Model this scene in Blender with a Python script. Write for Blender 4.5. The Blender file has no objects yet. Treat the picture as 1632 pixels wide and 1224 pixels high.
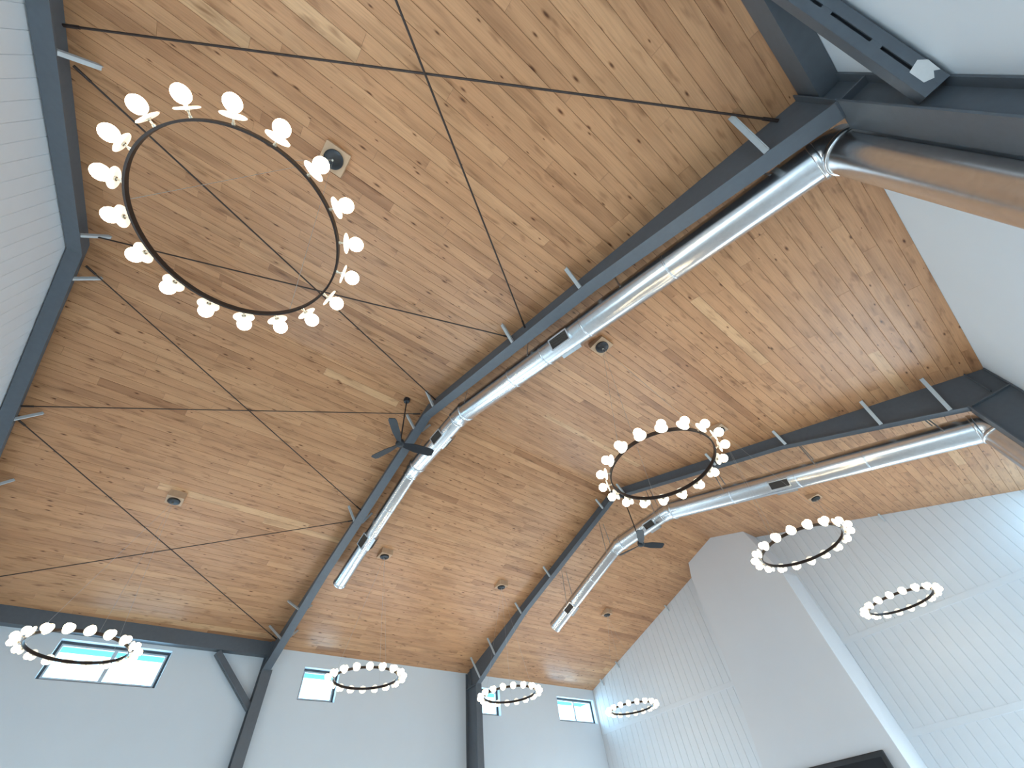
import bpy, bmesh, math, random
from mathutils import Vector, Matrix

random.seed(7)
S = bpy.context.scene
C = bpy.context.scene.collection

# ------------------------------------------------------------------ camera
CAM = Vector((5.514, 0.0, 1.65))
FPX = 638.894
RX = Vector((0.6173761, 0.7799724, -0.1024198))     # camera right
RY = Vector((-0.6529934, 0.4355033, -0.6196261))    # camera down
RZ = Vector((-0.4386870, 0.4494218, 0.7781862))     # view direction
cd = bpy.data.cameras.new('camera')
cd.sensor_width = 36.0
cd.lens = 36.0 * FPX / 1632.0
cd.clip_start = 0.05
cam = bpy.data.objects.new('camera', cd)
C.objects.link(cam)
cam.matrix_world = Matrix(((RX.x, -RY.x, -RZ.x, CAM.x),
                           (RX.y, -RY.y, -RZ.y, CAM.y),
                           (RX.z, -RY.z, -RZ.z, CAM.z),
                           (0, 0, 0, 1)))
S.camera = cam


def in_frame(p, m=60):
    d = Vector(p) - CAM
    w = d.dot(RZ)
    if w <= 0.1:
        return False, 1e9
    x = 816 + FPX * d.dot(RX) / w
    y = 612 + FPX * d.dot(RY) / w
    return (-m < x < 1632 + m and -m < y < 1224 + m), d.length


# ------------------------------------------------------------------ world, light, exposure
W = bpy.data.worlds.new('sky')
S.world = W
W.use_nodes = True
nt = W.node_tree
bg = nt.nodes['Background']
bg.inputs['Color'].default_value = (0.50, 0.76, 1.0, 1)
bg.inputs['Strength'].default_value = 6.5
S.view_settings.view_transform = 'Standard'
S.view_settings.look = 'None'
S.view_settings.exposure = -0.08
S.view_settings.gamma = 1.0
S.view_settings.use_curve_mapping = False
S.cycles.use_denoising = True
S.cycles.max_bounces = 8
S.cycles.diffuse_bounces = 5
S.cycles.glossy_bounces = 4
S.cycles.transparent_max_bounces = 8
S.cycles.caustics_reflective = False
S.cycles.caustics_refractive = False
S.cycles.sample_clamp_indirect = 8.0


def area_lamp(name, loc, direction, sx, sy, power, col=(0.82, 0.92, 1.0)):
    """daylight at a high window, or added fill with no seen source"""
    l = bpy.data.lights.new(name, 'AREA')
    l.shape = 'RECTANGLE'
    l.size = sx
    l.size_y = sy
    l.energy = power
    l.color = col
    o = bpy.data.objects.new(name, l)
    o.location = loc
    o.rotation_euler = Vector(direction).to_track_quat('-Z', 'Y').to_euler()
    C.objects.link(o)
    return o


# room constants (metres)
HW = 7.62            # half width
SL = 0.3228          # roof pitch
HR = 8.69            # ridge height (underside of the planks)
HE = HR - SL * HW    # eave height
YA, YB, YC, YE = -3.352, 2.832, 9.091, 15.167
YG = YA - 0.125       # face of the near gable wall

DC = (0.76, 0.90, 1.0)
DL = (0.86, 0.94, 1.0)     # left fill tint, near neutral for the right wall
DR = (0.60, 0.82, 1.0)     # right fill tint, made bluer to turn the left wall blue
area_lamp('fill_left_a', (-7.5, -0.3, 1.6), (1, 0, 0.12), 4.4, 2.9, 85, DL)  # added fill lamps along the left wall, at invented openings
area_lamp('fill_left_b', (-7.5, 5.9, 1.6), (1, 0, 0.12), 4.4, 2.9, 130, DL)
area_lamp('fill_left_c', (-7.5, 12.1, 1.6), (1, 0, 0.12), 4.0, 2.9, 85, DL)
area_lamp('fill_right_a', (7.5, -0.6, 1.6), (-1, 0, 0.12), 4.0, 2.9, 165, DR)  # added fill lamps along the right wall, at invented openings
area_lamp('fill_right_b', (7.5, 5.9, 1.6), (-1, 0, 0.12), 4.4, 2.9, 130, DR)
area_lamp('fill_right_c', (7.5, 12.1, 1.6), (-1, 0, 0.12), 4.0, 2.9, 80, DR)
area_lamp('fill_near_gable', (2.0, YG + 0.12, 1.6), (0, 1, 0.12), 6.0, 2.9, 210, DC)  # added fill lamp inside the room, before the solid near gable
area_lamp('fill_far_left', (-4.6, YE - 0.15, 1.2), (0, -1, 0.15), 4.4, 1.8, 150, DC)  # added fill pair to lift the near gable; no windows stand here
area_lamp('fill_far_right', (4.8, YE - 0.15, 1.2), (0, -1, 0.15), 4.4, 1.8, 220, DC)
WC = (0.50, 0.76, 1.0)
area_lamp('daylight_high_window_a', (-7.86, -0.26, 5.54), (1, 0, -0.12), 1.9, 0.62, 28, WC)
area_lamp('daylight_high_window_b', (-7.86, 4.30, 5.54), (1, 0, -0.12), 0.85, 0.62, 14, WC)
area_lamp('daylight_high_window_c', (-7.86, 9.91, 5.54), (1, 0, -0.12), 0.85, 0.62, 14, WC)
area_lamp('daylight_high_window_d', (-7.86, 14.06, 5.54), (1, 0, -0.12), 1.9, 0.62, 40, WC)
area_lamp('daylight_high_window_e', (7.86, 14.06, 5.54), (-1, 0, 0.0), 1.9, 0.62, 60, WC)



# ------------------------------------------------------------------ materials
def new_mat(name):
    m = bpy.data.materials.new(name)
    m.use_nodes = True
    n = m.node_tree.nodes
    return m, m.node_tree, n['Principled BSDF']


def simple(name, col, rough=0.5, metal=0.0, noise=0.0, nscale=8.0, bump=0.0, bscale=60.0):
    m, t, p = new_mat(name)
    p.inputs['Roughness'].default_value = rough
    p.inputs['Metallic'].default_value = metal
    p.inputs['Base Color'].default_value = (*col, 1)
    tc = t.nodes.new('ShaderNodeTexCoord')
    if noise:
        nz = t.nodes.new('ShaderNodeTexNoise')
        nz.inputs['Scale'].default_value = nscale
        nz.inputs['Detail'].default_value = 4
        t.links.new(tc.outputs['Object'], nz.inputs['Vector'])
        mx = t.nodes.new('ShaderNodeMix')
        mx.data_type = 'RGBA'
        mx.inputs[6].default_value = (*[c * (1 - noise) for c in col], 1)
        mx.inputs[7].default_value = (*[min(1, c * (1 + noise)) for c in col], 1)
        t.links.new(nz.outputs['Fac'], mx.inputs[0])
        t.links.new(mx.outputs[2], p.inputs['Base Color'])
    if bump:
        nb = t.nodes.new('ShaderNodeTexNoise')
        nb.inputs['Scale'].default_value = bscale
        t.links.new(tc.outputs['Object'], nb.inputs['Vector'])
        b = t.nodes.new('ShaderNodeBump')
        b.inputs['Strength'].default_value = bump
        b.inputs['Distance'].default_value = 0.01
        t.links.new(nb.outputs['Fac'], b.inputs['Height'])
        t.links.new(b.outputs['Normal'], p.inputs['Normal'])
    return m


def emit(name, col, strength, base=(0.9, 0.9, 0.9)):
    m, t, p = new_mat(name)
    p.inputs['Base Color'].default_value = (*base, 1)
    p.inputs['Emission Color'].default_value = (*col, 1)
    p.inputs['Emission Strength'].default_value = strength
    return m


def wood_mat():
    m, t, p = new_mat('oak_plank')
    N, L = t.nodes, t.links
    uv = N.new('ShaderNodeUVMap'); uv.uv_map = 'UVMap'
    at = N.new('ShaderNodeAttribute'); at.attribute_name = 'tone'
    sep = N.new('ShaderNodeSeparateColor'); L.new(at.outputs['Color'], sep.inputs['Color'])

    def mapped(sx, sy):
        mp = N.new('ShaderNodeMapping'); mp.inputs['Scale'].default_value = (sx, sy, 1)
        L.new(uv.outputs['UV'], mp.inputs['Vector']); return mp

    def ramp(src, stops):
        r = N.new('ShaderNodeValToRGB')
        e = r.color_ramp.elements
        while len(e) < len(stops): e.new(0.5)
        for el, (pos, c) in zip(e, stops):
            el.position = pos; el.color = (*c, 1)
        L.new(src, r.inputs['Fac']); return r

    def mult(a, b, fac=1.0):
        x = N.new('ShaderNodeMix'); x.data_type = 'RGBA'; x.blend_type = 'MULTIPLY'
        x.inputs[0].default_value = fac
        L.new(a, x.inputs[6]); L.new(b, x.inputs[7]); return x.outputs[2]

    base = ramp(sep.outputs['Red'], [(0.0, (0.380, 0.182, 0.086)), (0.18, (0.445, 0.222, 0.108)),
                                     (0.5, (0.515, 0.267, 0.132)), (0.82, (0.575, 0.312, 0.158)),
                                     (1.0, (0.630, 0.370, 0.195))])
    # long soft colour drift inside one plank
    n1 = N.new('ShaderNodeTexNoise'); n1.inputs['Scale'].default_value = 1; n1.inputs['Detail'].default_value = 3
    L.new(mapped(0.9, 6.0).outputs['Vector'], n1.inputs['Vector'])
    drift = ramp(n1.outputs['Fac'], [(0.25, (0.70, 0.66, 0.62)), (0.5, (1, 1, 1)), (0.75, (1.10, 1.10, 1.10))])
    col = mult(base.outputs['Color'], drift.outputs['Color'])
    # fine grain streaks
    n2 = N.new('ShaderNodeTexNoise'); n2.inputs['Scale'].default_value = 1; n2.inputs['Detail'].default_value = 5
    n2.inputs['Distortion'].default_value = 0.6
    L.new(mapped(2.2, 70.0).outputs['Vector'], n2.inputs['Vector'])
    grain = ramp(n2.outputs['Fac'], [(0.3, (0.87, 0.86, 0.85)), (0.6, (1.04, 1.04, 1.04))])
    col = mult(col, grain.outputs['Color'])
    # brown smudges
    n3 = N.new('ShaderNodeTexNoise'); n3.inputs['Scale'].default_value = 1; n3.inputs['Detail'].default_value = 2
    L.new(mapped(2.6, 11.0).outputs['Vector'], n3.inputs['Vector'])
    smudge = ramp(n3.outputs['Fac'], [(0.22, (0.50, 0.42, 0.35)), (0.42, (1, 1, 1))])
    col = mult(col, smudge.outputs['Color'])
    # knots
    v = N.new('ShaderNodeTexVoronoi'); v.inputs['Scale'].default_value = 1; v.voronoi_dimensions = '2D'
    L.new(mapped(2.0, 6.3).outputs['Vector'], v.inputs['Vector'])
    sv = N.new('ShaderNodeSeparateColor'); L.new(v.outputs['Color'], sv.inputs['Color'])
    th = N.new('ShaderNodeMath'); th.operation = 'MULTIPLY_ADD'       # size differs per cell
    L.new(sv.outputs['Red'], th.inputs[0]); th.inputs[1].default_value = 0.32; th.inputs[2].default_value = -0.17
    dv = N.new('ShaderNodeMath'); dv.operation = 'DIVIDE'
    mxm = N.new('ShaderNodeMath'); mxm.operation = 'MAXIMUM'; mxm.inputs[1].default_value = 0.004
    L.new(th.outputs[0], mxm.inputs[0])
    L.new(v.outputs['Distance'], dv.inputs[0]); L.new(mxm.outputs[0], dv.inputs[1])
    knot = ramp(dv.outputs[0], [(0.0, (0.13, 0.09, 0.07)), (0.35, (0.30, 0.22, 0.17)), (0.62, (0.72, 0.66, 0.6)), (1.0, (1, 1, 1))])
    col = mult(col, knot.outputs['Color'])
    L.new(col, p.inputs['Base Color'])
    p.inputs['Roughness'].default_value = 0.36
    p.inputs['Specular IOR Level'].default_value = 0.4
    b = N.new('ShaderNodeBump'); b.inputs['Strength'].default_value = 0.08; b.inputs['Distance'].default_value = 0.004
    L.new(n2.outputs['Fac'], b.inputs['Height']); L.new(b.outputs['Normal'], p.inputs['Normal'])
    return m


def glass_mat():
    m = bpy.data.materials.new('window_glass')
    m.use_nodes = True
    t = m.node_tree
    t.nodes.remove(t.nodes['Principled BSDF'])
    out = t.nodes['Material Output']
    tr = t.nodes.new('ShaderNodeBsdfTransparent'); tr.inputs['Color'].default_value = (0.90, 0.97, 0.98, 1)
    gl = t.nodes.new('ShaderNodeBsdfGlossy'); gl.inputs['Roughness'].default_value = 0.02
    mx = t.nodes.new('ShaderNodeMixShader'); mx.inputs[0].default_value = 0.05
    t.links.new(tr.outputs[0], mx.inputs[1]); t.links.new(gl.outputs[0], mx.inputs[2])
    t.links.new(mx.outputs[0], out.inputs['Surface'])
    return m


def galvanized():
    m, t, p = new_mat('galvanized_sheet')
    tc = t.nodes.new('ShaderNodeTexCoord')
    v = t.nodes.new('ShaderNodeTexVoronoi'); v.inputs['Scale'].default_value = 26
    t.links.new(tc.outputs['Object'], v.inputs['Vector'])
    r = t.nodes.new('ShaderNodeValToRGB')
    r.color_ramp.elements[0].color = (0.70, 0.72, 0.74, 1); r.color_ramp.elements[1].color = (0.76, 0.78, 0.80, 1)
    sp = t.nodes.new('ShaderNodeSeparateColor'); t.links.new(v.outputs['Color'], sp.inputs['Color'])
    t.links.new(sp.outputs['Red'], r.inputs['Fac']); t.links.new(r.outputs['Color'], p.inputs['Base Color'])
    p.inputs['Metallic'].default_value = 1.0
    p.inputs['Roughness'].default_value = 0.25
    n = t.nodes.new('ShaderNodeTexNoise'); n.inputs['Scale'].default_value = 3.0
    t.links.new(tc.outputs['Object'], n.inputs['Vector'])
    b = t.nodes.new('ShaderNodeBump'); b.inputs['Strength'].default_value = 0.035; b.inputs['Distance'].default_value = 0.02
    t.links.new(n.outputs['Fac'], b.inputs['Height']); t.links.new(b.outputs['Normal'], p.inputs['Normal'])
    return m


M_WOOD = wood_mat()
M_GLASS = glass_mat()
M_DUCT = galvanized()
M_DECK = simple('dark_roof_deck', (0.05, 0.028, 0.016), 0.9, noise=0.2)
M_WALL = simple('white_drywall', (0.68, 0.745, 0.80), 0.75, noise=0.02, nscale=2.0, bump=0.04, bscale=180)
M_BOARD = simple('white_painted_board', (0.70, 0.73, 0.76), 0.45, noise=0.03, nscale=5.0)
M_GROOVE = simple('painted_groove', (0.62, 0.66, 0.69), 0.8, noise=0.05)
M_CHASE = simple('white_plaster', (0.69, 0.70, 0.72), 0.7, noise=0.02, nscale=2.0, bump=0.05, bscale=120)
M_FLOOR = simple('polished_concrete', (0.55, 0.54, 0.52), 0.35, noise=0.12, nscale=1.5)
M_STEEL = simple('charcoal_painted_steel', (0.100, 0.118, 0.138), 0.45, noise=0.12, nscale=14.0, bump=0.05, bscale=90)
M_ROD = simple('dark_brown_rod', (0.035, 0.021, 0.017), 0.5, noise=0.2, nscale=30)
M_BRACE = simple('grey_primed_angle', (0.50, 0.54, 0.56), 0.45, noise=0.1, nscale=20)
M_ZINC = simple('zinc_strap', (0.62, 0.63, 0.64), 0.35, 0.8, noise=0.1, nscale=30)
M_BRONZE = simple('dark_bronze', (0.035, 0.024, 0.020), 0.4, 0.5, noise=0.15, nscale=25)
M_CANOPY = simple('dark_canopy_metal', (0.030, 0.032, 0.036), 0.35, 0.4, noise=0.15, nscale=30)
M_BLOCK = simple('pale_mounting_wood', (0.52, 0.34, 0.21), 0.5, noise=0.15, nscale=12)
M_NICKEL = simple('brushed_nickel', (0.55, 0.50, 0.42), 0.35, 0.9, noise=0.1, nscale=40)
M_CABLE = simple('steel_cable', (0.50, 0.50, 0.49), 0.4, 0.6, noise=0.1, nscale=90)
M_FAN = simple('matt_black_fan', (0.014, 0.018, 0.024), 0.42, noise=0.2, nscale=20)
M_GRILLE = simple('dark_grille', (0.10, 0.085, 0.075), 0.6, 0.3, noise=0.2, nscale=40)
M_FRAME = simple('dark_window_frame', (0.045, 0.055, 0.065), 0.45, noise=0.15, nscale=20)
M_SASH = simple('white_vinyl_sash', (0.55, 0.60, 0.64), 0.4, noise=0.04, nscale=20)
M_SOFFIT = simple('pale_blue_soffit', (0.22, 0.62, 0.66), 0.7, noise=0.06, nscale=6)
M_GROUND = simple('pale_gravel', (0.5, 0.5, 0.48), 0.9, noise=0.15, nscale=3)
M_LABEL = simple('paper_label', (0.72, 0.72, 0.71), 0.7, noise=0.06, nscale=30)
M_BLACK = simple('black_plastic', (0.012, 0.013, 0.016), 0.35, noise=0.2, nscale=20)
M_SCREEN = simple('black_glass', (0.006, 0.007, 0.010), 0.08, noise=0.1, nscale=10)
M_BULB = emit('glowing_bulb', (1.0, 0.80, 0.52), 22.0)
M_DISC = emit('glowing_opal_disc', (1.0, 0.90, 0.70), 0.95, (0.85, 0.82, 0.72))  # own glow stands in for bulb light passing through the opal


# ------------------------------------------------------------------ mesh helpers
def link(name, me, mat, parent=None, loc=None, kind=None):
    o = bpy.data.objects.new(name, me)
    C.objects.link(o)
    if mat is not None and len(me.materials) == 0:
        me.materials.append(mat)
    if parent is not None:
        o.parent = parent
    if loc is not None:
        o.location = loc
    if kind:
        o['kind'] = kind
    return o


def from_bm(name, bm, mat, parent=None, loc=None, kind=None, smooth=False):
    me = bpy.data.meshes.new(name)
    bmesh.ops.recalc_face_normals(bm, faces=bm.faces)
    bm.to_mesh(me); bm.free()
    if smooth:
        for f in me.polygons: f.use_smooth = True
    return link(name, me, mat, parent, loc, kind)


def box(bm, x0, x1, y0, y1, z0, z1):
    vs = [bm.verts.new(p) for p in ((x0, y0, z0), (x1, y0, z0), (x1, y1, z0), (x0, y1, z0),
                                    (x0, y0, z1), (x1, y0, z1), (x1, y1, z1), (x0, y1, z1))]
    for f in ((0, 3, 2, 1), (4, 5, 6, 7), (0, 1, 5, 4), (1, 2, 6, 5), (2, 3, 7, 6), (3, 0, 4, 7)):
        bm.faces.new([vs[i] for i in f])


def bevel(bm, w, seg=2):
    bmesh.ops.bevel(bm, geom=list(bm.edges), offset=w, segments=seg, affect='EDGES', profile=0.7)


def prism(bm, pts, axis, a, b):
    """polygon pts (2D) extruded along axis between a and b"""
    def mk(p, t):
        if axis == 'y': return (p[0], t, p[1])
        if axis == 'x': return (t, p[0], p[1])
        return (p[0], p[1], t)
    v0 = [bm.verts.new(mk(p, a)) for p in pts]
    v1 = [bm.verts.new(mk(p, b)) for p in pts]
    n = len(pts)
    bm.faces.new(v0); bm.faces.new(v1[::-1])
    for i in range(n):
        bm.faces.new((v0[i], v0[(i + 1) % n], v1[(i + 1) % n], v1[i]))


def frame_of(d):
    d = d.normalized()
    u = Vector((0, 0, 1)) if abs(d.z) < 0.95 else Vector((0, 1, 0))
    a = d.cross(u).normalized()
    return a, a.cross(d).normalized()


def bar(bm, p, q, w, h, up=None):
    """rectangular bar from p to q: w sideways, h along up"""
    p, q = Vector(p), Vector(q)
    d = (q - p).normalized()
    if up is None: a, b = frame_of(d)
    else:
        up = Vector(up); a = d.cross(up).normalized(); b = a.cross(d).normalized()
    vs = []
    for c in (p, q):
        for sa, sb in ((-1, -1), (1, -1), (1, 1), (-1, 1)):
            vs.append(bm.verts.new(c + a * (sa * w / 2) + b * (sb * h / 2)))
    for f in ((0, 1, 2, 3), (7, 6, 5, 4), (0, 4, 5, 1), (1, 5, 6, 2), (2, 6, 7, 3), (3, 7, 4, 0)):
        bm.faces.new([vs[i] for i in f])


def tube(bm, pts, r, seg=12, cap=True):
    """round tube through points; r may be a list"""
    pts = [Vector(p) for p in pts]
    rs = r if isinstance(r, (list, tuple)) else [r] * len(pts)
    d0 = (pts[1] - pts[0]).normalized()
    a, b = frame_of(d0)
    rings = []
    for i, c in enumerate(pts):
        if i == 0: t = d0
        elif i == len(pts) - 1: t = (pts[i] - pts[i - 1]).normalized()
        else: t = ((pts[i] - pts[i - 1]).normalized() + (pts[i + 1] - pts[i]).normalized()).normalized()
        a = (a - t * a.dot(t)).normalized(); b = t.cross(a)
        k = 1.0
        if 0 < i < len(pts) - 1:
            k = 1.0
        rings.append([bm.verts.new(c + (a * math.cos(2 * math.pi * j / seg) + b * math.sin(2 * math.pi * j / seg)) * rs[i] * k) for j in range(seg)])
    for i in range(len(rings) - 1):
        for j in range(seg):
            bm.faces.new((rings[i][j], rings[i][(j + 1) % seg], rings[i + 1][(j + 1) % seg], rings[i + 1][j]))
    if cap:
        bm.faces.new(rings[0][::-1]); bm.faces.new(rings[-1])


def lathe(bm, prof, seg=24, axis='z'):
    """profile [(r, h)] spun about an axis"""
    rings = []
    for r, h in prof:
        ring = []
        for j in range(seg):
            t = 2 * math.pi * j / seg
            p = (r * math.cos(t), r * math.sin(t), h)
            if axis == 'x': p = (h, p[0], p[1])
            ring.append(bm.verts.new(p))
        rings.append(ring)
    for i in range(len(rings) - 1):
        for j in range(seg):
            bm.faces.new((rings[i][j], rings[i][(j + 1) % seg], rings[i + 1][(j + 1) % seg], rings[i + 1][j]))
    bm.faces.new(rings[0][::-1]); bm.faces.new(rings[-1])


def smooth_tube(o, ang=50):
    me = o.data
    for f in me.polygons: f.use_smooth = True
    me.set_sharp_from_angle(angle=math.radians(ang)) if hasattr(me, 'set_sharp_from_angle') else None


def thing(name, label, cat, loc=(0, 0, 0), group=None):
    o = bpy.data.objects.new(name, None)
    o.empty_display_size = 0.1
    C.objects.link(o)
    o.location = loc
    o['label'] = label; o['category'] = cat
    if group: o['group'] = group
    return o


def tag(o, label, cat, group=None):
    o['label'] = label; o['category'] = cat
    if group: o['group'] = group
    return o


def zc(x): return HR - SL * abs(x)


# ------------------------------------------------------------------ room shell
bm = bmesh.new(); box(bm, -HW - 0.2, HW + 0.2, YG - 0.2, YE + 0.2, -0.15, 0.0)
from_bm('floor', bm, M_FLOOR, kind='structure')


def wall_with_holes(name, x0, x1, ya, yb, ztop, holes):
    bm = bmesh.new()
    ys = sorted({ya, yb, *[h[0] for h in holes], *[h[1] for h in holes]})
    zs = sorted({0.0, ztop, *[h[2] for h in holes], *[h[3] for h in holes]})
    def solid(y, z): return not any(h[0] < y < h[1] and h[2] < z < h[3] for h in holes)
    ny, nz = len(ys) - 1, len(zs) - 1
    g = [[solid((ys[i] + ys[i + 1]) / 2, (zs[j] + zs[j + 1]) / 2) for j in range(nz)] for i in range(ny)]
    cache = {}
    def V(x, y, z):
        k = (x, y, z)
        if k not in cache: cache[k] = bm.verts.new(k)
        return cache[k]
    for i in range(ny):
        for j in range(nz):
            if not g[i][j]: continue
            a, b, c, d = ys[i], ys[i + 1], zs[j], zs[j + 1]
            for x in (x0, x1):
                bm.faces.new((V(x, a, c), V(x, b, c), V(x, b, d), V(x, a, d)))
            for di, dj, e in ((-1, 0, ((a, c), (a, d))), (1, 0, ((b, c), (b, d))), (0, -1, ((a, c), (b, c))), (0, 1, ((a, d), (b, d)))):
                ii, jj = i + di, j + dj
                if 0 <= ii < ny and 0 <= jj < nz and g[ii][jj]: continue
                (p, q), (r, s) = e
                bm.faces.new((V(x0, p, q), V(x0, r, s), V(x1, r, s), V(x1, p, q)))
    return from_bm(name, bm, M_WALL, kind='structure')


WZ0, WZ1 = 5.18, 5.90
WINS = [(-1.27, 0.75, 2), (3.82, 4.79, 1), (9.42, 10.40, 1), (13.08, 15.05, 2)]
ADDED_DOORS_L = [(-2.5, 1.9), (3.7, 8.1), (10.1, 14.1)]  # unseen glazed doors, added as openings for light
ADDED_DOORS_R = [(-2.6, 1.4), (3.7, 8.1), (10.1, 14.1)]
wall_with_holes('wall_left', -HW - 0.30, -HW, YG - 0.2, YE + 0.2, HE + 0.02,
                [(a, b, WZ0, WZ1) for a, b, n in WINS] + [(a, b, 0.05, 3.1) for a, b in ADDED_DOORS_L])
wall_with_holes('wall_right', HW, HW + 0.30, YG - 0.2, YE + 0.2, HE + 0.02,
                [(13.08, 15.05, WZ0, WZ1)] + [(a, b, 0.05, 3.1) for a, b in ADDED_DOORS_R])


def glazed(name, x, sgn, a, b, z0, z1, npane, sill=0.13):
    """frame + sashes + panes in an opening of a side wall; x is the inner wall face, sgn points outdoors"""
    fx0, fx1 = sorted((x + sgn * sill, x + sgn * (sill + 0.09)))
    bm = bmesh.new(); t = 0.045
    box(bm, fx0, fx1, a, b, z1 - t, z1); box(bm, fx0, fx1, a, b, z0, z0 + t)
    box(bm, fx0, fx1, a, a + t, z0 + t, z1 - t); box(bm, fx0, fx1, b - t, b, z0 + t, z1 - t)
    w = from_bm(name, bm, M_FRAME, kind='structure')
    n = npane
    wd = (b - a - 2 * t) / n
    for i in range(n):
        c0, c1 = a + t + i * wd, a + t + (i + 1) * wd
        s = 0.035
        g0, g1 = fx0 + 0.02, fx1 - 0.02
        bm = bmesh.new()
        box(bm, g0, g1, c0, c1, z1 - t - s, z1 - t); box(bm, g0, g1, c0, c1, z0 + t, z0 + t + s)
        box(bm, g0, g1, c0, c0 + s, z0 + t + s, z1 - t - s); box(bm, g0, g1, c1 - s, c1, z0 + t + s, z1 - t - s)
        sa = from_bm('sash', bm, M_SASH if n < 3 else M_FRAME, w)
        bm = bmesh.new()
        xm = (g0 + g1) / 2
        box(bm, xm - 0.004, xm + 0.004, c0 + s, c1 - s, z0 + t + s, z1 - t - s)
        from_bm('pane', bm, M_GLASS, sa)
    return w


for i, (a, b, n) in enumerate(WINS):
    glazed('window_%d' % (i + 1), -HW, -1, a, b, WZ0, WZ1, n)
glazed('window_5', HW, 1, 13.08, 15.05, WZ0, WZ1, 2)
k = 1
for side, lst in ((-1, ADDED_DOORS_L), (1, ADDED_DOORS_R)):
    for a, b in lst:
        glazed('added_door_%d' % k, side * HW, side, a, b, 0.05, 3.1, 4); k += 1  # the added, unseen leaves of both side walls

# eave overhang and ground outdoors
for sgn in (-1, 1):
    bm = bmesh.new()
    x0, x1 = sorted((sgn * (HW + 0.30), sgn * (HW + 1.0)))
    box(bm, x0, x1, YG - 0.2, YE + 0.2, 5.96, 6.06)
    from_bm('trim_%d' % (1 if sgn < 0 else 2), bm, M_SOFFIT, kind='structure')
bm = bmesh.new(); box(bm, -60, 60, -60, 70, -0.4, -0.16)
o = from_bm('ground', bm, M_GROUND, kind='structure')

# ------------------------------------------------------------------ gable walls with vertical boards
PITCH = 0.239
CHX0, CHX1 = -1.25, 1.16


def board_wall(name, y, sgn, back, tiers, xlo, xhi, skip=None):
    """wall slab with separate grooved boards on the face that looks along sgn*y"""
    bm = bmesh.new()
    pts = [(-HW, 0), (HW, 0), (HW, HE), (0, HR), (-HW, HE)]
    y0, y1 = sorted((y, y - sgn * 0.2))
    prism(bm, pts, 'y', y0, y1)
    w = from_bm(name, bm, M_GROOVE, kind='structure')
    T = 0.012 if name == 'wall_back' else 0.008; ch = 0.009 if name == 'wall_back' else 0.005
    n = 0
    i0, i1 = math.floor(xlo / PITCH), math.ceil(xhi / PITCH)
    for i in range(i0, i1):
        a = max(i * PITCH, -HW) + 0.002; b = min((i + 1) * PITCH, HW) - 0.002
        if b - a < 0.03: continue
        for z0, z1 in tiers:
            if skip and skip((a + b) / 2, z0, z1): continue
            ta = min(z1, zc(a)); tb = min(z1, zc(b))
            if min(ta, tb) - z0 < 0.05: continue
            bm = bmesh.new()
            ring = []
            for z_a, z_b in ((z0, z0), (ta, tb)):
                r = []
                def zz(x): return z_a + (z_b - z_a) * (x - a) / (b - a)
                for x, yy in ((a, 0), (a, T - ch * 0.7), (a + ch, T), (b - ch, T), (b, T - ch * 0.7), (b, 0)):
                    r.append(bm.verts.new((x, y + sgn * yy, zz(x))))
                ring.append(r)
            for j in range(6):
                bm.faces.new((ring[0][j], ring[0][(j + 1) % 6], ring[1][(j + 1) % 6], ring[1][j]))
            bm.faces.new(ring[0]); bm.faces.new(ring[1][::-1])
            from_bm('board', bm, M_BOARD, w); n += 1
    return w


BELT = [(2.87, 3.0), (4.84, 4.98)]
TIERS = [(1.2, 2.87), (3.0, 4.84), (4.98, 9.0)]
wb = board_wall('wall_back', YE, -1, None, TIERS, -HW, HW, skip=lambda x, z0, z1: -1.1 < x < 1.1 or (z0 < 4.9 and x < 1.6 and x > -1.3))
for z0, z1 in BELT:
    for x0, x1 in ((-HW, -1.3), (1.6, HW)):
        bm = bmesh.new(); box(bm, x0, x1, YE - 0.022, YE, z0, z1); bevel(bm, 0.003, 1)
        from_bm('belt_trim', bm, M_BOARD, wb)
wf = board_wall('wall_front', YG, 1, None, [(4.98, 9.0)], -HW, HW)
bm = bmesh.new(); box(bm, -HW, HW, YG, YG + 0.022, 4.84, 4.98); bevel(bm, 0.003, 1)
from_bm('belt_trim', bm, M_BOARD, wf)
# unseen glazed leaves added on the solid near gable wall
bm = bmesh.new()
box(bm, -4.1, 4.1, YG, YG + 0.06, 3.04, 3.1); box(bm, -4.1, 4.1, YG, YG + 0.06, 0.0, 0.06)
for i in range(7):
    x = -4.1 + i * (8.2 - 0.06) / 6
    box(bm, x, x + 0.06, YG, YG + 0.06, 0.06, 3.04)
d7 = from_bm('added_door_7', bm, M_FRAME, kind='structure')
for i in range(6):
    x = -4.1 + i * (8.2 - 0.06) / 6
    bm = bmesh.new(); box(bm, x + 0.06, x + (8.2 - 0.06) / 6, YG + 0.026, YG + 0.034, 0.06, 3.04)
    from_bm('pane', bm, M_GLASS, d7)

# ------------------------------------------------------------------ plank ceiling
PX = 0.155
PHASE = 0.05


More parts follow.
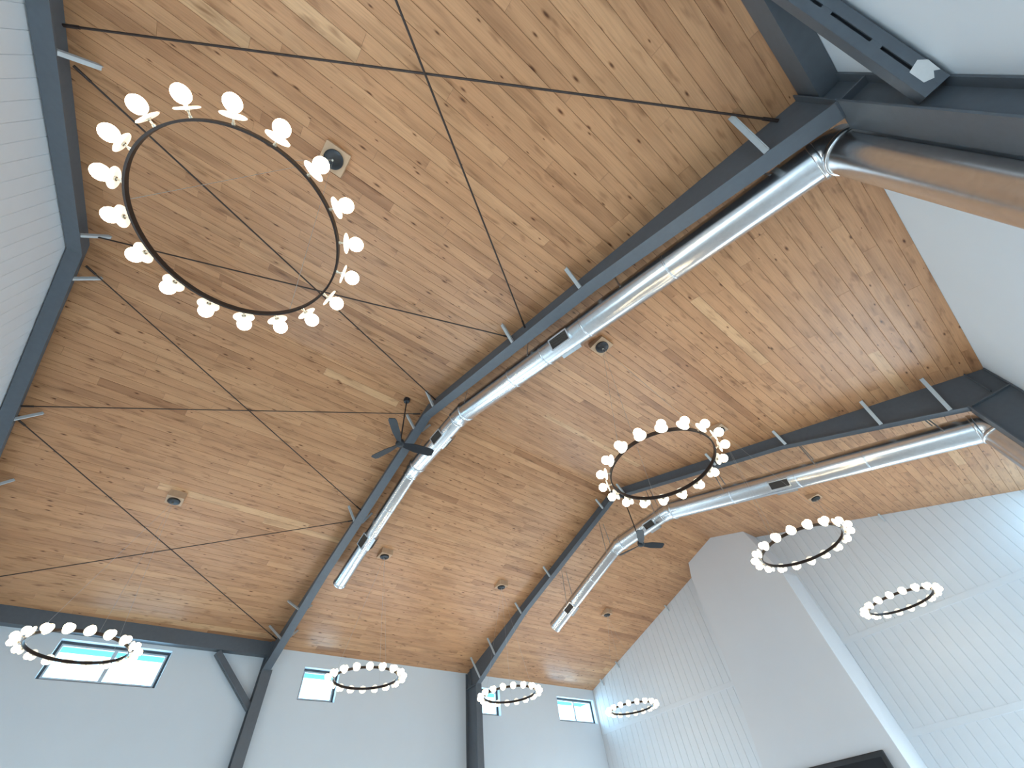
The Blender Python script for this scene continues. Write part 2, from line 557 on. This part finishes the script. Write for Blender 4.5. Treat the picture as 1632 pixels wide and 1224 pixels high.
def build_slope(name, sgn):
    L = math.hypot(1, SL)
    nrm = Vector((-sgn * SL, 0, -1)).normalized()          # towards the room
    # roof deck behind the planks
    bm = bmesh.new()
    th = 0.12
    o1 = 0.012
    pts = [(0, HR + o1), (sgn * (HW + 0.3), HR - SL * (HW + 0.3) + o1),
           (sgn * (HW + 0.3), HR - SL * (HW + 0.3) + o1 + th), (0, HR + o1 + th)]
    prism(bm, pts, 'y', YG - 0.2, YE + 0.2)
    deck = from_bm(name, bm, M_DECK, kind='structure')
    planks = []
    rows = int((HW + 0.05) / PX) + 2
    for r in range(-1, rows):
        xa, xb = r * PX + PHASE, (r + 1) * PX + PHASE
        xa = max(xa, 0.0); xb = min(xb, HW)
        if xb - xa < 0.02: continue
        y = YG - random.uniform(0.0, 2.6)
        while y < YE:
            ln = random.choice((random.uniform(0.8, 2.0), random.uniform(1.8, 3.6), random.uniform(2.8, 4.8)))
            y0, y1 = max(y, YG), min(y + ln, YE)
            y += ln
            if y1 - y0 < 0.05: continue
            planks.append((xa, xb, y0, y1))
    def score(p):
        best = 0
        for f in (0.1, 0.5, 0.9):
            c = (sgn * (p[0] + p[1]) / 2, p[2] + (p[3] - p[2]) * f, zc((p[0] + p[1]) / 2))
            ok, d = in_frame(c, 0)
            if ok:
                v = (Vector(c) - CAM).normalized()
                best = max(best, abs(v.dot(nrm)) * (p[1] - p[0]) * min(p[3] - p[2], 3.2) / (d * d))
        return best
    planks.sort(key=score, reverse=True)
    stuff = None
    for i, (xa, xb, y0, y1) in enumerate(planks):
        part = i < 300
        if part:
            bm = bmesh.new()
        else:
            if stuff is None:
                stuff = bmesh.new(); stuff.loops.layers.uv.new('UVMap'); stuff.loops.layers.float_color.new('tone')
            bm = stuff
        if part:
            uvl = bm.loops.layers.uv.new('UVMap'); cl = bm.loops.layers.float_color.new('tone')
        else:
            uvl = bm.loops.layers.uv['UVMap']; cl = bm.loops.layers.float_color['tone']
        g = 0.0012; c = 0.0035
        ends = 0.0008
        dz = random.uniform(-0.0012, 0.0012)
        prof = [(xa + g, 0.014), (xa + g, c), (xa + g + c, 0.0), (xb - g - c, 0.0), (xb - g, c), (xb - g, 0.014)]
        ring = []
        for yy in (y0 + ends, y1 - ends):
            ring.append([bm.verts.new((sgn * x, yy, zc(x) + h + dz)) for x, h in prof])
        fs = []
        for j in range(5):
            fs.append(bm.faces.new((ring[0][j], ring[0][j + 1], ring[1][j + 1], ring[1][j])))
        fs.append(bm.faces.new(ring[0][::-1])); fs.append(bm.faces.new(ring[1]))
        ou, ov = random.uniform(0, 500), random.uniform(0, 500)
        tone = random.random()
        if tone < 0.03: tone = 0.0
        elif tone > 0.988: tone = 1.0
        else: tone = 0.16 + 0.66 * random.triangular(0, 1, 0.55)
        rc = (tone, random.random(), random.random(), 1)
        for f in fs:
            for lp in f.loops:
                co = lp.vert.co
                lp[uvl].uv = (co.y + ou, (abs(co.x) - xa) * L + ov)
                lp[cl] = rc
        if part:
            from_bm('plank', bm, M_WOOD, deck)
    if stuff is not None:
        o = from_bm('plank', stuff, M_WOOD, deck)
        o['kind'] = 'stuff'
    return deck


build_slope('ceiling', 1)
build_slope('ceiling', -1)

# ------------------------------------------------------------------ chimney chase with the black panel
YCH = 14.40
chz = bmesh.new()
fr_ = [(-2.05, 0.0), (1.62, 0.0), (1.57, 2.4), (1.50, 4.6), (1.48, 6.75), (1.12, zc(1.12)), (0.0, HR),
       (-1.17, zc(1.17)), (-1.30, 7.86), (-1.37, 6.9), (-1.41, 5.25), (-1.70, 2.93)]
bk_ = [(-2.05, 0.0), (1.70, 0.0), (1.68, 2.4), (1.66, 4.6), (1.60, 6.75), (1.16, zc(1.16)), (0.0, HR),
       (-1.17, zc(1.17)), (-1.30, 7.86), (-1.37, 6.9), (-1.41, 5.25), (-1.70, 2.93)]
v0 = [chz.verts.new((x, YCH, z)) for x, z in fr_]
v1 = [chz.verts.new((x, YE - 0.004, z)) for x, z in bk_]
chz.faces.new(v0); chz.faces.new(v1[::-1])
for i in range(len(fr_)):
    chz.faces.new((v0[i], v0[(i + 1) % len(fr_)], v1[(i + 1) % len(fr_)], v1[i]))
ch = from_bm('chimney_chase', chz, M_CHASE)
tag(ch, 'tall white plaster chimney chase rising to the ridge on the far end wall', 'chimney')

tv = thing('television', 'wide black framed panel mounted low on the white chimney chase', 'television', (0, YCH, 2.0))
bm = bmesh.new(); box(bm, -1.2, 1.27, -0.10, -0.03, -0.70, 0.735); bevel(bm, 0.02, 2)
from_bm('bezel', bm, M_BLACK, tv)
bm = bmesh.new(); box(bm, -1.10, 1.17, -0.106, -0.095, -0.60, 0.635)
from_bm('screen', bm, M_SCREEN, tv)
bm = bmesh.new(); box(bm, -0.3, 0.3, -0.04, 0.0, -0.3, 0.3)
from_bm('wall_mount', bm, M_BLACK, tv)


# ------------------------------------------------------------------ steel portal frames
def depth_at(prof, x):
    x = abs(x)
    for (a, da), (b, db) in zip(prof, prof[1:]):
        if x <= b:
            return da + (db - da) * (x - a) / (b - a)
    return prof[-1][1]


def steel_portal(y, prof, colx, fw, label, fly_r, fly_l, fly_sides, cf):
    fr = thing('steel_portal', label, 'steel frame', (0, y, 0))
    TW = 0.014; TF = 0.018
    knee = (colx, zc(colx) - prof[-1][1])
    for sgn in (1, -1):
        xs = [p[0] for p in prof]
        low = [(sgn * x, zc(x) - d) for x, d in prof]
        top = [(sgn * x, zc(x) + 0.004) for x in (HW - 0.002, 0.0)]
        poly = low + [(sgn * colx, knee[1]), (sgn * (HW - 0.002), knee[1])] + top
        bm = bmesh.new()
        prism(bm, [(p[0], p[1]) for p in poly], 'y', -TW / 2, TW / 2)
        from_bm('rafter_web', bm, M_STEEL, fr)
        for (x0, d0), (x1, d1) in zip(prof, prof[1:]):
            bm = bmesh.new()
            p, q = Vector((sgn * x0, 0, zc(x0) - d0)), Vector((sgn * x1, 0, zc(x1) - d1))
            bar(bm, p, q, fw, TF, (0, 0, 1))
            from_bm('bottom_flange', bm, M_STEEL, fr)
        # column
        bm = bmesh.new()
        box(bm, *sorted((sgn * (HW - 0.004), sgn * colx)), -TW / 2, TW / 2, 0.0, knee[1])
        from_bm('column_web', bm, M_STEEL, fr)
        bm = bmesh.new()
        box(bm, *sorted((sgn * (colx - 0.009), sgn * (colx + 0.009))), cf[0], cf[1] if sgn > 0 else 0.6 * cf[1], 0.0, knee[1] + 0.02)
        from_bm('column_flange', bm, M_STEEL, fr)
        bm = bmesh.new()
        box(bm, *sorted((sgn * (HW - 0.022), sgn * (HW - 0.004))), -fw / 2, fw / 2, 0.0, zc(HW) - 0.02)
        from_bm('column_flange', bm, M_STEEL, fr)
        # bolted splice plate at the knee
        bm = bmesh.new()
        bar(bm, (sgn * (colx - 0.03), 0, knee[1]), (sgn * (HW - 0.02), 0, knee[1]), fw * 0.9, 0.02, (0, 0, 1))
        from_bm('splice_plate', bm, M_STEEL, fr)
        bm = bmesh.new()
        box(bm, *sorted((sgn * (HW - 0.24), sgn * (HW - 0.228))), -fw * 0.42, fw * 0.42, knee[1] + 0.06, zc(HW - 0.23) - 0.01)
        from_bm('stiffener', bm, M_STEEL, fr)
        for x in (fly_r if sgn > 0 else fly_l):
            d = depth_at(prof, x)
            for side in fly_sides:
                p = Vector((sgn * x, side * (0.30 if x < 6.5 else 0.36), zc(x) - 0.005))
                xq = x - 0.3 * max(0.0, d - 0.3); oq = fw / 2 - 0.004
                if sgn < 0 and y == YB and x > 6: xq = x - 0.37; oq = 0.025; d = depth_at(prof, xq) - 0.02
                q = Vector((sgn * xq, side * oq, zc(xq) - d + 0.014))
                bm = bmesh.new()
                bar(bm, p, q, 0.055, 0.006, (side, 0, 0.3) if False else (0, -side, 0.6))
                bar(bm, p + Vector((0.026, 0, 0)), q + Vector((0.026, 0, 0)), 0.006, 0.05, (0, -side, 0.6))
                from_bm('fly_brace', bm, M_BRACE, fr)
    return fr


PB = [(0, 0.38), (4.6, 0.38), (7.36, 0.66)]
PC = [(0, 0.26), (4.4, 0.29), (7.03, 0.63)]
PA = [(0, 0.31), (4.5, 0.30), (7.30, 0.60)]
FLY = [0.42, 3.03, 4.52, 6.05, 6.92]
steel_portal(YB, PB, 7.37, 0.19, 'charcoal steel portal frame crossing the middle of the ceiling with thicker duct beside it',
            [0.42, 3.03, 4.52, 6.92], [0.42, 3.03, 6.05, 6.92], (-1, 1), (-0.10, 0.24))
steel_portal(YC, PC, 7.03, 0.17, 'charcoal steel portal frame farther back, nearer the chimney wall', FLY, FLY, (-1, 1), (-0.10, 0.20))
steel_portal(YA, PA, 7.30, 0.19, 'charcoal steel portal frame along the near gable wall at the left edge',
            [0.42, 3.06, 4.52, 6.92], [0.42, 3.06, 4.52, 6.92], (1,), (-0.10, 0.10))

# stub clips of the frame buried in the far wall
for x, lab in ((-7.0, 'small grey steel clip at the far wall nearest the left eave corner'),
               (-6.03, 'small grey steel clip at the far wall, second up from the left eave corner'),
               (-3.07, 'small grey steel clip at the far wall top, left of the chimney'),
               (4.52, 'small grey steel clip at the far wall top, right of the chimney')):
    bm = bmesh.new()
    bar(bm, (x, YE - 0.15, zc(x) - 0.004), (x, YE - 0.012, zc(x) - 0.20), 0.05, 0.008, (0, 1, 0.3))
    bar(bm, (x + 0.022, YE - 0.15, zc(x) - 0.004), (x + 0.022, YE - 0.012, zc(x) - 0.20), 0.006, 0.05, (0, 1, 0.3))
    tag(from_bm('steel_clip', bm, M_BRACE), lab, 'bracket', 'clips along the far rake')

# ------------------------------------------------------------------ cross bracing rods, first bay
RODS = [((3.30, -3.30), (7.17, 2.82), 0.10, 'dark tie rod running from near frame to the right eave, upper right of the picture'),
        ((7.20, -3.30), (3.30, 2.80), 0.13, 'dark tie rod coming from the top edge down to the middle of the crossing frame'),
        ((2.93, -3.25), (0.38, 2.80), 0.10, 'dark tie rod passing through the big ring to the ridge of the middle frame'),
        ((0.33, -3.32), (2.97, 2.80), 0.13, 'dark tie rod behind the big ring from near ridge towards the duct side'),
        ((-0.26, -3.25), (-2.93, 2.82), 0.11, 'dark tie rod starting under the near ridge, just left of the ridge, long diagonal'),
        ((-2.92, -3.30), (-0.18, 2.75), 0.14, 'dark tie rod nearly level across the left, ending behind the near ceiling fan'),
        ((-3.20, -3.30), (-7.15, 2.79), 0.11, 'dark tie rod descending to the lower left eave corner of the middle frame'),
        ((-6.95, -3.30), (-3.20, 2.82), 0.14, 'dark tie rod rising from the left edge above the nearest left window')]
for (a, b, off, lab) in RODS:
    p = Vector((a[0], a[1], zc(a[0]) - off)); q = Vector((b[0], b[1], zc(b[0]) - off))
    t = thing('tie_rod', lab, 'tie rod', p, 'cross bracing rods under the planks')
    bm = bmesh.new(); tube(bm, [Vector(), q - p], 0.0115 if a[0] > 0 else 0.0095, 8)
    smooth_tube(from_bm('rod', bm, M_ROD, t))
    d = (q - p).normalized()
    for s, c in ((1, Vector()), (-1, q - p)):
        bm = bmesh.new(); tube(bm, [c, c + d * s * 0.16], 0.017, 8)
        smooth_tube(from_bm('clevis', bm, M_ROD, t))

# ------------------------------------------------------------------ eave beams and knee braces, first bay
for sgn, lab, lab2 in ((-1, 'charcoal box beam along the left eave above the nearest window', 'charcoal diagonal brace between left eave beam and column'),
                       (1, 'charcoal box beam along the right eave in the top right corner', 'charcoal diagonal brace with slots and torn paper label, top right')):
    bm = bmesh.new()
    xa, xb = sorted((sgn * (HW - 0.20), sgn * (HW - 0.004)))
    z1 = zc(HW - 0.004) - 0.004
    pts = [(xa, 5.985), (xb, 5.985), (xb, zc(xb) - 0.003), (xa, zc(xa) - 0.003)]
    prism(bm, pts, 'y', YA + 0.01, YB - 0.01)
    e = from_bm('eave_beam', bm, M_STEEL)
    tag(e, lab, 'beam')
    # the brace: a pair of angles with stitch plates between
    xm = sgn * (HW - 0.108)
    p = Vector((xm, 1.645, 5.945)); q = Vector((xm, 2.76, 4.91))
    br = thing('knee_brace', lab2, 'brace', p)
    d = q - p
    u = d.normalized()
    n = Vector((0, d.z, -d.y)).normalized()      # towards the room, downwards
    X = Vector((sgn, 0, 0))
    for s in (-1, 1):
        bm = bmesh.new()
        bar(bm, X * s * 0.046 + n * 0.055, d + X * s * 0.046 + n * 0.055, 0.012, 0.070, X)
        bar(bm, X * s * 0.077, d + X * s * 0.077, 0.115, 0.010, X)
        from_bm('angle', bm, M_STEEL, br)
    for f0, f1 in ((0.0, 0.10), (0.32, 0.38), (0.62, 0.68), (0.88, 1.0)):
        bm = bmesh.new()
        bar(bm, d * f0 + n * 0.054, d * f1 + n * 0.054, 0.012, 0.03, X)
        from_bm('stitch_plate', bm, M_STEEL, br)
    bm = bmesh.new()
    bar(bm, d * 0.95, d * 1.0, 0.09, 0.14, X)
    from_bm('end_bracket', bm, M_STEEL, br)
    bm = bmesh.new()
    bar(bm, d * 0.02 - n * 0.03, d * 0.94 - n * 0.03, 0.010, 0.14, X)
    from_bm('back_plate', bm, M_STEEL, br)
    if sgn > 0:
        bm = bmesh.new()
        pts = [(-0.055, -0.075), (0.02, -0.10), (0.052, -0.05), (0.046, 0.06), (0.022, 0.035), (-0.005, 0.075), (-0.055, 0.05)]
        c = d * 0.91 + n * 0.063 + X * 0.030
        v0 = [bm.verts.new(c + X * a + u * b) for a, b in pts]
        v1 = [bm.verts.new(c + X * a + u * b + n * 0.002) for a, b in pts]
        bm.faces.new(v0); bm.faces.new(v1[::-1])
        for i in range(len(pts)):
            bm.faces.new((v0[i], v0[(i + 1) % len(pts)], v1[(i + 1) % len(pts)], v1[i]))
        o = from_bm('paper_label', bm, M_LABEL, br)
        o['label'] = 'torn white paper label'


# ------------------------------------------------------------------ spiral ducts
def duct(y, pts, rads, regs, seams, label, fy):
    t = thing('spiral_duct', label, 'duct', (0, y, 0))
    P = [Vector((x, 0, z)) for x, z in pts]
    for i in range(len(P) - 1):
        bm = bmesh.new()
        d = (P[i + 1] - P[i]).normalized()
        a = P[i]; b = P[i + 1]
        tube(bm, [a, b], rads[i], 40)
        smooth_tube(from_bm('duct_section', bm, M_DUCT, t))
        if i > 0:      # elbow gore between two runs
            d0 = (P[i] - P[i - 1]).normalized()
            r0 = max(rads[i - 1], rads[i]) + 0.008
            k = 0.17 if i > 1 else 0.16
            bm = bmesh.new()
            n = 7
            cs = []
            for j in range(n):
                f = j / (n - 1)
                p0 = P[i] - d0 * k; p2 = P[i] + d * k
                cs.append(p0 * (1 - f) ** 2 + P[i] * 2 * f * (1 - f) + p2 * f * f)
            tube(bm, cs, [rads[i - 1] + 0.008 + (rads[i] - rads[i - 1]) * j / (n - 1) for j in range(n)], 40)
            smooth_tube(from_bm('elbow', bm, M_DUCT, t))
            for c, dd, rr in ((P[i] - d0 * k, d0, rads[i - 1]), (P[i] + d * k, d, rads[i])):
                bm = bmesh.new(); tube(bm, [c - dd * 0.03, c - dd * 0.02, c + dd * 0.02, c + dd * 0.03], [rr + 0.010, rr + 0.017, rr + 0.017, rr + 0.010], 40)
                smooth_tube(from_bm('joint_ring', bm, M_DUCT, t), 70)
    def on_axis(x):
        for i in range(1, len(P) - 1):
            a, b = P[i], P[i + 1]
            if min(a.x, b.x) <= x <= max(a.x, b.x):
                f = (x - a.x) / (b.x - a.x)
                return a + (b - a) * f, (b - a).normalized(), rads[i]
        return P[-1], (P[-1] - P[-2]).normalized(), rads[-1]
    for x in seams:
        c, d, r = on_axis(x)
        bm = bmesh.new(); tube(bm, [c - d * 0.014, c - d * 0.008, c + d * 0.008, c + d * 0.014], [r + 0.001, r + 0.007, r + 0.007, r + 0.001], 40)
        smooth_tube(from_bm('joint_ring', bm, M_DUCT, t), 70)
    c, d = P[-1], (P[-1] - P[-2]).normalized()
    r = rads[-1]
    bm = bmesh.new(); tube(bm, [c - d * 0.05, c - d * 0.04, c + d * 0.015, c + d * 0.02], [r + 0.004, r + 0.010, r + 0.010, r * 0.9], 40)
    smooth_tube(from_bm('end_cap', bm, M_DUCT, t), 40)
    for x, ln in regs:
        c, d, r = on_axis(x)
        for side in (-1, 1):
            up = Vector((0, 0, 1)); up = (up - d * up.dot(d)).normalized()
            out = (Vector((0, side, 0)) - up * 0.75).normalized()
            sd = d.cross(out).normalized()
            hw = 0.085
            cc = c + out * (r - 0.005)
            bm = bmesh.new()
            for s in (-1, 1):
                bar(bm, cc - d * ln / 2 + sd * s * hw, cc + d * ln / 2 + sd * s * hw, 0.022, 0.06, out)
                bar(bm, cc + d * s * (ln / 2 - 0.011) - sd * hw, cc + d * s * (ln / 2 - 0.011) + sd * hw, 0.022, 0.06, out)
            rg = from_bm('register_frame', bm, M_DUCT, t)
            bm = bmesh.new(); bar(bm, cc - d * (ln / 2 - 0.02), cc + d * (ln / 2 - 0.02), hw * 2 - 0.01, 0.02, out)
            from_bm('grille', bm, M_GRILLE, rg)
            nl = 6
            for j in range(nl):
                q = cc + out * 0.016 + sd * ((j + 0.5) / nl - 0.5) * (hw * 2 - 0.03)
                bm = bmesh.new(); bar(bm, q - d * (ln / 2 - 0.02), q + d * (ln / 2 - 0.02), 0.004, 0.018, (out + sd * 0.6).normalized())
                from_bm('louver', bm, M_GRILLE, rg)
    # hanger straps up to the planks
    x = P[1].x - 0.5
    while x > P[-1].x + 0.2:
        c, d, r = on_axis(x)
        for s in (-1, 1):
            bm = bmesh.new()
            bar(bm, (x, s * (r + 0.004), c.z), (x, s * (r * 0.55), zc(x) - 0.002), 0.022, 0.003, (0, 1, 0))
            from_bm('hanger_strap', bm, M_ZINC, t)
        x -= 1.9
    return t


duct(3.28, [(7.285, 0.0), (7.285, 5.88), (0.70, 8.0), (-1.29, 7.93), (-4.67, 6.75)], [0.205, 0.205, 0.19, 0.155],
     [(3.70, 0.40), (-0.05, 0.36), (-3.33, 0.36)], [5.5, 4.12, 3.25, 2.42, -2.4],
     'thick galvanized spiral duct following the middle steel frame and turning down the right wall', 0)
duct(9.60, [(7.06, 0.0), (7.06, 5.64), (1.15, 7.50), (-0.69, 7.46), (-3.72, 6.38)], [0.24, 0.24, 0.20, 0.17],
     [(3.90, 0.42), (0.55, 0.34), (-2.95, 0.34)], [5.4, 4.22, 2.85, -1.9],
     'galvanized spiral duct beside the far steel frame, nearer the chimney', 0)


# ------------------------------------------------------------------ ceiling fans
def fan(x, y, ztop, zhub, r, angs, label):
    f = thing('ceiling_fan', label, 'ceiling fan', (x, y, zhub), 'three blade ceiling fans')
    bm = bmesh.new(); lathe(bm, [(0.015, ztop - zhub - 0.10), (0.055, ztop - zhub - 0.09), (0.07, ztop - zhub - 0.05), (0.07, ztop - zhub)], 24)
    smooth_tube(from_bm('canopy', bm, M_FAN, f), 40)
    bm = bmesh.new(); tube(bm, [(0, 0, 0.05), (0, 0, ztop - zhub - 0.05)], 0.014, 10)
    smooth_tube(from_bm('downrod', bm, M_FAN, f))
    bm = bmesh.new(); lathe(bm, [(0.03, 0.12), (0.06, 0.10), (0.085, 0.05), (0.09, 0.0), (0.07, -0.03), (0.03, -0.045), (0.01, -0.047)], 28)
    smooth_tube(from_bm('motor_housing', bm, M_FAN, f), 60)
    for a in angs:
        bm = bmesh.new()
        n = 12
        ca, sa = math.cos(a), math.sin(a)
        top, bot = [], []
        for i in range(n + 1):
            t = i / n
            rr = 0.06 + (r - 0.06) * t
            w = 0.042 + 0.046 * min(1, t / 0.40)
            if t > 0.93: w *= 0.90
            if t == 1: w *= 0.75
            tw = -math.radians(24 - 10 * t)
            z0 = 0.0 + 0.02 * t
            rowt, rowb = [], []
            for s in (-1, 1):
                lx, ly, lz = rr, s * w * math.cos(tw), z0 + s * w * math.sin(tw)
                X, Y = lx * ca - ly * sa, lx * sa + ly * ca
                rowt.append(bm.verts.new((X, Y, lz + 0.006))); rowb.append(bm.verts.new((X, Y, lz - 0.006)))
            top.append(rowt); bot.append(rowb)
        for i in range(n):
            bm.faces.new((top[i][0], top[i + 1][0], top[i + 1][1], top[i][1]))
            bm.faces.new((bot[i][0], bot[i][1], bot[i + 1][1], bot[i + 1][0]))
            for s in (0, 1):
                bm.faces.new((top[i][s], bot[i][s], bot[i + 1][s], top[i + 1][s]))
        bm.faces.new((top[0][0], top[0][1], bot[0][1], bot[0][0]))
        bm.faces.new((top[n][0], top[n][1], bot[n][1], bot[n][0]))
        smooth_tube(from_bm('blade', bm, M_FAN, f), 50)
    return f


R = math.radians
fan(-0.10, 2.35, zc(0.10) + 0.005, 7.30, 0.69, [R(-41), R(82), R(201)], 'black three blade ceiling fan in front of the middle steel frame')
fan(0.36, 9.00, zc(0.36) - 0.265, 6.76, 0.68, [R(69), R(186), R(-52)], 'black three blade ceiling fan below the far duct')


# ------------------------------------------------------------------ ring chandeliers
RR, RD, RB = 0.645, 0.703, 0.770
NL = 18
me_cache = {}


def mesh_of(key, build, mat, ang=50):
    if key not in me_cache:
        bm = bmesh.new(); build(bm)
        bmesh.ops.recalc_face_normals(bm, faces=bm.faces)
        me = bpy.data.meshes.new(key); bm.to_mesh(me); bm.free()
        me.materials.append(mat)
        for f in me.polygons: f.use_smooth = True
        me.set_sharp_from_angle(angle=R(ang))
        me_cache[key] = me
    return me_cache[key]


def ring_build(bm):
    n = 96
    prof = [(RR - 0.007, -0.022), (RR + 0.007, -0.022), (RR + 0.007, 0.022), (RR - 0.007, 0.022)]
    rows = [[bm.verts.new((r * math.cos(2 * math.pi * i / n), r * math.sin(2 * math.pi * i / n), h)) for r, h in prof] for i in range(n)]
    for i in range(n):
        a, b = rows[i], rows[(i + 1) % n]
        for j in range(4):
            bm.faces.new((a[j], a[(j + 1) % 4], b[(j + 1) % 4], b[j]))


def arm_build(bm):
    lathe(bm, [(0.012, RR + 0.008), (0.012, RR + 0.02), (0.007, RR + 0.022), (0.007, RD - 0.016), (0.015, RD - 0.014), (0.015, RD - 0.002),
               (0.013, RD + 0.004), (0.013, RB - 0.046)], 12, 'x')


def disc_build(bm):
    lathe(bm, [(0.016, RD - 0.005), (0.064, RD - 0.005), (0.071, RD - 0.002), (0.072, RD + 0.002), (0.067, RD + 0.005), (0.016, RD + 0.005)], 28, 'x')


def bulb_build(bm):
    prof = []
    for i in range(13):
        t = math.pi * i / 12
        r, h = 0.051 * math.sin(t), -0.051 * math.cos(t)
        prof.append((max(r, 0.002), RB + h))
    lathe(bm, prof, 18, 'x')


def chandelier(x, y, z, label, phase):
    t = thing('ring_chandelier', label, 'chandelier', (x, y, z), 'ring chandeliers with globe bulbs')
    link('ring_band', mesh_of('ring_band', ring_build, M_BRONZE, 30), None, t)
    for i in range(NL):
        a = 2 * math.pi * i / NL + phase
        arm = link('lamp_arm', mesh_of('lamp_arm', arm_build, M_NICKEL), None, t)
        arm.rotation_euler = (0, 0, a)
        link('diffuser_disc', mesh_of('diffuser_disc', disc_build, M_DISC), None, arm)
        link('bulb', mesh_of('bulb', bulb_build, M_BULB), None, arm)
    zt = zc(x) - z
    # sloped-ceiling mounting block: level underside, top follows the planks
    hb = 0.15
    drop = SL * hb + 0.045
    bm = bmesh.new()
    s = 1 if x > 0 else -1
    v0 = [bm.verts.new((a * hb, b * hb, zt - drop)) for a, b in ((-1, -1), (1, -1), (1, 1), (-1, 1))]
    v1 = [bm.verts.new((a * hb, b * hb, zt - s * SL * a * hb + 0.004)) for a, b in ((-1, -1), (1, -1), (1, 1), (-1, 1))]
    bm.faces.new(v0); bm.faces.new(v1)
    for i in range(4):
        bm.faces.new((v0[i], v0[(i + 1) % 4], v1[(i + 1) % 4], v1[i]))
    bevel(bm, 0.004, 1)
    from_bm('mounting_block', bm, M_BLOCK, t)
    zb = zt - drop
    bm = bmesh.new(); lathe(bm, [(0.02, zb - 0.045), (0.09, zb - 0.04), (0.112, zb - 0.028), (0.112, zb)], 32)
    cn = from_bm('canopy', bm, M_CANOPY, t); smooth_tube(cn, 40)
    bm = bmesh.new(); lathe(bm, [(0.006, zb - 0.075), (0.014, zb - 0.07), (0.014, zb - 0.04)], 12)
    smooth_tube(from_bm('cable_gland', bm, M_NICKEL, cn), 40)
    for k in range(3):
        a = phase + 2 * math.pi * k / 3 + R(10)
        bm = bmesh.new()
        tube(bm, [(0.008 * math.cos(a), 0.008 * math.sin(a), zb - 0.06), (RR * math.cos(a), RR * math.sin(a), 0.018)], 0.0018, 6)
        from_bm('suspension_cable', bm, M_CABLE, t)
    return t


ZR = 4.67
CH = [(3.82, -0.69, 4.67, 'largest ring chandelier of glowing globes, upper left, seen from below'),
      (3.83, 4.10, 4.67, 'ring chandelier of glowing globes in front of the far steel frame'),
      (3.80, 7.92, 4.67, 'ring chandelier of glowing globes overlapping the chimney chase top right corner'),
      (3.79, 12.72, 4.67, 'small ring chandelier of glowing globes against the ribbed far wall at right'),
      (-3.99, -0.67, 4.63, 'ring chandelier of glowing globes at lower left before the nearest double window'),
      (-4.00, 4.04, 4.65, 'ring chandelier of glowing globes beside the single window between two columns'),
      (-4.00, 7.86, 4.65, 'ring chandelier of glowing globes right of the far steel column, lower middle'),
      (-4.00, 12.60, 4.65, 'smallest ring chandelier of glowing globes by the far left corner of the room')]
for i, (x, y, z, lab) in enumerate(CH):
    chandelier(x, y, z, lab, R(1) if i == 0 else R([7, 3, 11, 5, 0, 8, 2][i - 1]))
bpy.context.view_layer.update()
